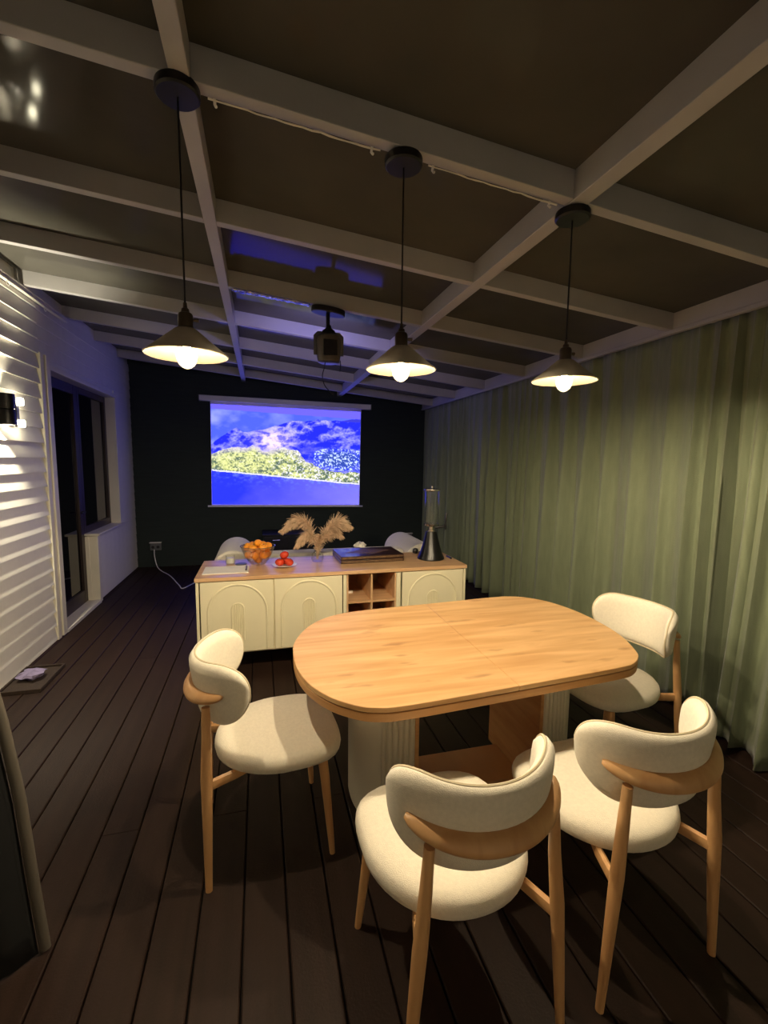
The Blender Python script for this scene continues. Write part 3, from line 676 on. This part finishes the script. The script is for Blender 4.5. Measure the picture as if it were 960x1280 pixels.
# outlets
def outlet(x, z, label, plugged):
    t = thing('wall_outlet', label, 'outlet', (x, YF, z), 0, None)
    box(-0.075, 0.075, -0.035, 0.0, -0.055, 0.055).obj('outlet_body', 'grey_plastic', t, bevel=0.006)
    box(-0.08, 0.08, -0.055, -0.0, 0.055, 0.066).obj('outlet_lid', 'white_plastic', t, bevel=0.003)
    for s in (-0.035, 0.035): G().tube([(s, -0.035, -0.005), (s, -0.042, -0.005)], 0.022, 16).obj('socket_face', 'black_metal', t)
outlet(-1.515, 0.31, 'grey wall outlet with white cord, low on the green wall near the white low wall', True)
outlet(2.40, 0.33, 'grey wall outlet low on the green wall beside the curtain', False)
tag(G().tube(cr([(-1.53, 7.345, 0.27), (-1.52, 7.30, 0.18), (-1.47, 7.20, 0.05), (-1.38, 7.05, 0.008), (-1.22, 6.75, 0.006), (-1.02, 6.2, 0.006), (-0.95, 6.05, 0.006), (-0.80, 6.35, 0.006), (-0.66, 6.0, 0.006), (-0.52, 5.0, 0.006), (-0.40, 4.22, 0.006)], 8), 0.0065, 8).obj('extension_cable', 'white_plastic'), 'white power cord trailing from the wall outlet across the deck', 'cord')

# ------------------------------------------------------------------ projection screen with picture
ps = thing('projection_screen', 'pull-down projection screen showing mountains above a blue sea', 'projection screen', (0.43, YF - 0.06, 1.66)); ps.rotation_euler = (0, math.radians(0.85), 0)
case = G().box(-1.285, 1.285, -0.05, 0.055, 0.775, 0.855)
case.obj('screen_case', 'white_plastic', ps, bevel=0.008)
for s in (-1, 1): box(s * 1.285 - 0.006, s * 1.285 + 0.006, -0.055, 0.058, 0.77, 0.86).obj('end_cap', 'grey_plastic', ps, bevel=0.003)
SWd, z0s, z1s = 1.125, -0.745, 0.735
box(-SWd - 0.008, SWd + 0.008, 0.004, 0.007, z0s - 0.03, 0.80).obj('screen_fabric', 'white_plastic', ps)
G().tube([(-SWd - 0.06, 0.0, z0s - 0.03), (SWd + 0.06, 0.0, z0s - 0.03)], 0.014, 10).obj('bottom_bar', 'white_plastic', ps)
NX, NZ = 380, 250
def vnoise(x, y, seed):
    r = np.random.default_rng(seed); T = r.random((64, 64)); xi = np.floor(x).astype(int); yi = np.floor(y).astype(int); fx = x - xi; fy = y - yi
    fx = fx*fx*(3-2*fx); fy = fy*fy*(3-2*fy); g = lambda a, b: T[a % 64, b % 64]
    return (g(xi, yi)*(1-fx)+g(xi+1, yi)*fx)*(1-fy) + (g(xi, yi+1)*(1-fx)+g(xi+1, yi+1)*fx)*fy
def fbm(x, y, seed, o=5): return sum(vnoise(x*2**i, y*2**i, seed+i) * 0.5**i for i in range(o)) / (2 - 0.5**(o-1))
U, V = np.meshgrid(np.linspace(0, 1, NX + 1), np.linspace(0, 1, NZ + 1), indexing='ij')     # V from the top down
def L3(*c): return np.array(srgb(*c)[:3])
def mixc(a, b, t): t = np.clip(t, 0, 1)[..., None]; return a * (1 - t) + b * t
f1, f2, f3 = fbm(U*7, V*7, 1), fbm(U*18, V*18, 20), fbm(U*48, V*48, 40)
K = lambda *c: np.broadcast_to(L3(*c), U.shape + (3,))
f4 = fbm(U*120, V*90, 70, 3)
sky = mixc(K(80, 100, 240), K(150, 160, 250), (f1 - 0.45) * 3 * (1.0 - U) + 0.15)
ridge = np.interp(U, [0, 0.03, 0.09, 0.16, 0.20, 0.28, 0.38, 0.47, 0.52, 0.60, 0.70, 0.85, 1.0], [0.39, 0.36, 0.29, 0.215, 0.265, 0.25, 0.20, 0.155, 0.125, 0.13, 0.10, 0.105, 0.07]) + 0.03 * (f2 - 0.5)
q1 = 1 - np.abs(2 * fbm(U*7 + V*5, V*9 - U*2.5, 60, 5) - 1); q2 = 1 - np.abs(2 * fbm(U*16 + V*9, V*14 - U*5, 64, 4) - 1)
rel = (q1 - 0.80) * 3.2 + (q2 - 0.80) * 2.2 + (f4 - 0.5) * 0.9
mt = mixc(K(38, 46, 176), K(150, 150, 238), rel * 0.7 + 0.25)
mt = mixc(mt, K(214, 202, 240), np.clip(rel - 0.45, 0, 1) * 0.9 * np.clip(1.15 - np.abs(U - 0.52) * 2.2, 0, 1))
lt = np.exp(-((U - 0.40)/0.10)**2 - ((V - 0.34)/0.085)**2); mt = mixc(mt, mixc(K(128, 120, 214), K(250, 226, 232), rel * 1.2 + 0.5), 1.5 * lt)
mt = mixc(mt, K(36, 46, 164), 0.85 * np.exp(-((U - 0.64)/0.10)**2 - ((V - 0.42)/0.12)**2))
hill_top = np.interp(U, [0, 0.12, 0.26, 0.34, 0.46, 0.56, 0.62, 0.72, 0.80, 1.0], [0.49, 0.42, 0.395, 0.44, 0.40, 0.44, 0.54, 0.62, 0.64, 0.66]) + 0.05 * (f2 - 0.5)
hs = (f4 - 0.5) * 2.2 + (f3 - 0.5) * 1.6 + (q2 - 0.8) * 1.5
hill = mixc(K(92, 112, 92), K(226, 230, 140), hs + 0.62 - 0.45 * np.clip(U - 0.45, 0, 1))
hill = mixc(hill, K(206, 190, 220), np.clip(1 - (V - hill_top) / 0.07, 0, 1) * np.clip(1.3 - 3 * np.abs(U - 0.30), 0, 1) * 0.8)
hill = mixc(hill, K(240, 236, 246), (f4 - 0.56) * 12 * np.clip((U - 0.30) * 2.0, 0.1, 1))
grn = np.exp(-((U - 0.85)/0.17)**4 - ((V - 0.52)/0.11)**4); mt = mixc(mt, K(54, 80, 116), grn)
mt = mixc(mt, K(206, 226, 200), (f4 + 0.5 * f3 - 0.80) * 9 * (grn > 0.3))
shore = 0.655 + 0.125 * U + 0.010 * (f2 - 0.5)
sea = mixc(K(44, 56, 236), K(140, 132, 224), U * 0.95 - 0.15 + (V - 0.85) * 0.5 + (f1 - 0.5) * 0.3)
sea = mixc(sea, K(120, 144, 250), np.clip((f3 - 0.48) * 3, 0, 1) * np.exp(-np.abs(V - shore) / 0.05))
img = sky.copy(); ms = V > ridge; img[ms] = mt[ms]; ms = V > hill_top; img[ms] = hill[ms]
ms = np.abs(V - shore) < 0.008; img[ms] = L3(228, 226, 250); ms = V > shore + 0.006; img[ms] = sea[ms]
ms = V < 0.045 + 0.035 * U; img[ms] = L3(110, 100, 226)
ms = (V < 0.115) & (V > 0.08) & (U > 0.84 + (0.115 - V) * 3); img[ms] = L3(60, 60, 140)
g = G(); g.grid([[(-SWd + 2 * SWd * U[i, j], -0.001, z1s + (z0s - z1s) * V[i, j]) for j in range(NZ + 1)] for i in range(NX + 1)])
me = bpy.data.meshes.new('picture'); me.from_pydata(g.v, [], g.f)
ca_ = me.color_attributes.new('Col', 'FLOAT_COLOR', 'POINT'); lit = ((V > hill_top) & (V <= shore + 0.006))[..., None]
img = img * np.where(lit, np.array([0.44, 0.44, 0.50]), np.array([0.42, 0.42, 1.0]))
ca_.data.foreach_set('color', np.concatenate([img.reshape(-1, 3), np.ones(((NX+1)*(NZ+1), 1))], 1).astype(np.float32).ravel())
pm = emit('picture', (1, 1, 1, 1), SCREEN); at = pm.node_tree.nodes.new('ShaderNodeVertexColor'); at.layer_name = 'Col'
pm.node_tree.links.new(at.outputs[0], [n for n in pm.node_tree.nodes if n.bl_idname == 'ShaderNodeEmission'][0].inputs[0]); me.materials.append(pm)
link('picture', me, ps)

# ------------------------------------------------------------------ projector under the ceiling
px, py = 0.495, 3.44; pzc = zc(px)
pj = thing('ceiling_projector', 'small barrel projector on a black oval ceiling mount', 'projector', (px, py, pzc)); pj.rotation_euler = (0, 0, 0)
ov = [(0.122 * math.copysign(abs(math.cos(2*PI*i/40)) ** 0.8, math.cos(2*PI*i/40)), 0.065 * math.sin(2*PI*i/40)) for i in range(40)]
pl_ = G().prism(ov, -0.042, -0.002).obj('mount_plate', 'black_metal', pj, bevel=0.006); pl_.rotation_euler = (0, 0.1025, 0)
G().tube([(-0.005, 0, -0.04), (-0.005, 0, -0.13)], 0.014, 12).obj('stem', 'black_metal', pj)
G().lathe([(0.0, -0.12), (0.018, -0.122), (0.022, -0.14), (0.045, -0.158), (0.05, -0.172), (0.0, -0.175)], 20).obj('swivel_joint', 'black_metal', pj)
br = G().tube([(-0.093, 0, -0.33), (-0.093, 0, -0.195), (-0.078, 0, -0.180), (0.078, 0, -0.180), (0.093, 0, -0.195), (0.093, 0, -0.33)], [(0.016, 0.004)] * 6, 8); br.obj('bracket', 'grey_plastic', pj)
body = G().lathe([(0.0, -0.10), (0.062, -0.10), (0.078, -0.092), (0.084, -0.06), (0.084, 0.06), (0.078, 0.085), (0.055, 0.098), (0.0, 0.098)], 32).obj('projector_body', 'smoke_shell', pj)
body.rotation_euler = (0, 0, 0); body.location = (0, 0, -0.285)
G().tube([(0, 0.07, 0.02), (0, 0.105, 0.02)], 0.028, 20).obj('lens', 'black_gloss', body)
pb = bpy.data.lights.new('projector_beam', 'SPOT'); pb.energy = PROJECTOR; pb.color = (0.42, 0.38, 1.0); pb.spot_size = math.radians(125); pb.spot_blend = 0.5; pb.shadow_soft_size = 0.02
po = bpy.data.objects.new('projector_beam', pb); C.objects.link(po); po.parent = body; po.location = (0, 0.115, 0.02); po.rotation_euler = (math.radians(87), 0, 0)
box(-0.05, 0.05, -0.088, -0.078, -0.06, 0.05).obj('rear_grille', 'black_metal', body, bevel=0.003)
G().tube(cr([(-0.03, -0.03, -0.37), (-0.035, -0.03, -0.42), (-0.05, -0.03, -0.48), (-0.035, -0.03, -0.545), (0.005, -0.03, -0.59), (0.03, -0.03, -0.605)], 6), [0.0035] * 26 + [0.0035, 0.006, 0.008, 0.008, 0.007], 8).obj('loose_cable', 'black_metal', pj)
G().tube([(0.085, 0, -0.36), (0.088, 0, -0.40), (0.082, 0, -0.44)], 0.0035, 6).obj('short_cable', 'black_metal', pj)

# ------------------------------------------------------------------ sconce, rail, cords on the rafters
sc = thing('wall_sconce', 'black up and down wall light glowing on the white lap siding', 'wall light', (XL + 0.018, 3.80, 1.93))
box(-0.01, 0.012, -0.045, 0.045, -0.07, 0.07).obj('back_plate', 'black_metal', sc, bevel=0.003)
for s in (1, -1):
    bd_ = G().lathe([(0.040, 0.0), (0.052, 0.004), (0.056, 0.03), (0.056, 0.105), (0.050, 0.105), (0.050, 0.03), (0.040, 0.012)], 24, (0.066, 0, 0), closed=True)
    if s < 0: bd_.v = [(x, y, -z) for x, y, z in bd_.v]
    bd_.obj('lamp_barrel', 'black_metal', sc)
    lens = G().lathe([(0.0, 0.03), (0.05, 0.03), (0.05, 0.034), (0.0, 0.034)], 20, (0.066, 0, 0)); lens.v = [(x, y, s * z) for x, y, z in lens.v]
    lens.obj('lamp_lens', 'sconce_glow', sc)
    l = bpy.data.lights.new('sconce_beam', 'SPOT'); l.energy = SCONCE; l.color = (1.0, 0.90, 0.66); l.spot_size = math.radians(105); l.spot_blend = 0.12; l.shadow_soft_size = 0.012
    lo = bpy.data.objects.new('sconce_beam', l); C.objects.link(lo); lo.parent = sc; lo.location = (0.062, 0, s * 0.042); lo.rotation_euler = (0 if s < 0 else PI, 0, 0)
    rf = box(0.030, 0.065, 0.235, 0.275, s * 0.08 - 0.026, s * 0.08 + 0.026).obj('side_light', 'sconce_glow', sc, bevel=0.006)
box(-0.004, 0.025, 0.04, 0.24, -0.012, 0.012).obj('side_arm', 'black_metal', sc, bevel=0.003)
for s in (-1, 1): box(0.012, 0.030, 0.235, 0.275, min(0, s*0.105), max(0, s*0.105)).obj('side_post', 'black_metal', sc, bevel=0.002)

nl = thing('fill_globe_lamp', 'unseen white globe light added opposite the projection screen to light the chair backs', 'wall light', (0.55, YN, 2.15))  # unseen globe behind the camera, added as fill for the chair backs
G().lathe([(0.0, 0.0), (0.06, 0.0), (0.06, 0.02), (0.0, 0.022)], 24).obj('back_plate', 'black_metal', nl).rotation_euler = (-PI / 2, 0, 0)
G().tube([(0, 0.02, 0), (0, 0.10, 0)], 0.012, 10).obj('arm', 'black_metal', nl)
G().lathe([(0.09 * math.cos(-PI/2 + PI*i/14), 0.09 * math.sin(-PI/2 + PI*i/14)) for i in range(15)], 24, (0, 0.17, 0)).obj('globe', 'fill_globe_glow', nl)
rl = thing('wall_rail', 'white slotted metal rail along the top of the lap siding', 'rail', (XL + 0.02, 2.0, 2.885))
rg = G().box(0.0, 0.028, 0, 3.12, 0.012, 0.020); rg.box(0.0, 0.006, 0, 3.12, -0.016, 0.012); rg.box(0.0, 0.028, 0, 3.12, -0.022, -0.016)
rg.obj('rail_profile', 'trim_white', rl)
for y in (0.6, 1.35, 2.05, 2.65): G().tube([(0.02, y, -0.02), (0.022, y, -0.05), (0.030, y, -0.062), (0.036, y, -0.05)], 0.004, 6).obj('hook', 'white_plastic', rl)

def cord_on_rafter(yr, xa, xb, name, label, cat, seed, m, r, wob):
    R_ = random.Random(seed); n = int((xb - xa) / 0.03); pts = []
    for i in range(n + 1):
        x = xa + (xb - xa) * i / n; pts.append((x, yr + R_.uniform(-wob, wob), zc(x) - r - 0.001 - R_.uniform(0, wob)))
    return tag(G().tube(pts, [r * R_.uniform(0.7, 1.3) for _ in pts], 6).obj(name, m), label, cat)
for xa, xb, lab, cl in ((-0.14, 0.43, 'pale cord clipped along the rafter between the chair-end pendant and the middle pendant', (-0.12, 0.40)), (0.61, 1.15, 'pale cord clipped along the rafter between the middle pendant and the curtain-side pendant', (0.63, 1.12))):
    o = cord_on_rafter(1.66 + RW - 0.006, xa, xb, 'light_cord', lab, 'cord', 3, 'trim_white', 0.003, 0.003)
    for x in cl: G().tube([(x, 1.66 + RW - 0.006, zc(x) + 0.001), (x, 1.66 + RW + 0.004, zc(x) - 0.012), (x + 0.004, 1.66 + RW - 0.004, zc(x) - 0.022)], 0.005, 6).obj('clip', 'white_plastic', o)
R_ = random.Random(9); rows = []
for i in range(45):
    x = -0.17 + 0.53 * i / 44; rows.append([(x, RY[5] - 0.004 + 0.018 * j + R_.uniform(-0.003, 0.003), zc(x) - 0.003 - R_.uniform(0, 0.009)) for j in range(4)])
tag(G().grid(rows).obj('foil_tape', 'foil', ang=10), 'crumpled shiny tape stuck under the rafter beside the projector', 'tape')
bpy.data.objects['foil_tape'].modifiers.new('t', 'SOLIDIFY').thickness = 0.002

# ------------------------------------------------------------------ doormat, cloth, open door leaf
dm = thing('floor_tray', 'dark brown shallow tray on the deck against the lap siding', 'tray', (XL + 0.16, 3.72, 0))
box(-0.12, 0.12, -0.20, 0.20, 0.0, 0.012).obj('tray_base', 'mat_brown', dm, bevel=0.003)
tr = G().box(-0.13, 0.13, -0.21, -0.195, 0.0, 0.028); tr.box(-0.13, 0.13, 0.195, 0.21, 0.0, 0.028); tr.box(-0.13, -0.118, -0.195, 0.195, 0.0, 0.028); tr.box(0.118, 0.13, -0.195, 0.195, 0.0, 0.028)
tr.obj('tray_rim', 'mat_brown', dm, bevel=0.003)
tag(link('cleaning_cloth', crumple('cleaning_cloth', 'lilac_cloth', 0.085, 12, 0.35), None, (XL + 0.15, 3.74, 0.0122), (0, 0, 0.6)), 'crumpled lilac cloth lying in the dark tray by the siding', 'cloth')
a_ = math.atan2(0.565, 0.825)
dc = thing('entrance_drape', 'black drape with a grey hem hanging swept aside at the entrance', 'drape', (-0.703, 1.578, 0), PI + a_)
hem_u = lambda z: float(np.interp(z, [0, 0.25, 0.57, 0.84, 1.2, 1.7, 2.2, 2.75], [-0.016, 0.001, 0.019, 0.048, 0.105, 0.20, 0.29, 0.34]))
ZD = 2.72; rows = []; hem = []
for j in range(31):
    z = 0.008 + (ZD - 0.008) * j / 30; u0 = hem_u(z); row = []
    for i in range(61):
        q = i / 60; u = u0 + 0.036 + (1.2 - u0 - 0.036) * q
        row.append((u, 0.03 * math.sin(q * 34) * min(q * 6, 1) * (0.5 + 0.5 * (1 - z / ZD)), z))
    rows.append(row); hem.append((u0 + 0.018, 0.0, z))
o = G().grid(rows).obj('drape_cloth', 'drape_black', dc, ang=70); o.modifiers.new('t', 'SOLIDIFY').thickness = 0.003
hg = []
for u, y, z in hem: hg.append([(u + 0.016 * math.cos(2*PI*k/12), 0.010 * math.sin(2*PI*k/12), z) for k in range(12)])
G().rings(hg).obj('hem', 'grey_frame', dc, ang=60)
G().tube([(0.30, 0, ZD + 0.008), (1.25, 0, ZD + 0.008)], 0.010, 8).obj('rod', 'black_metal', dc)
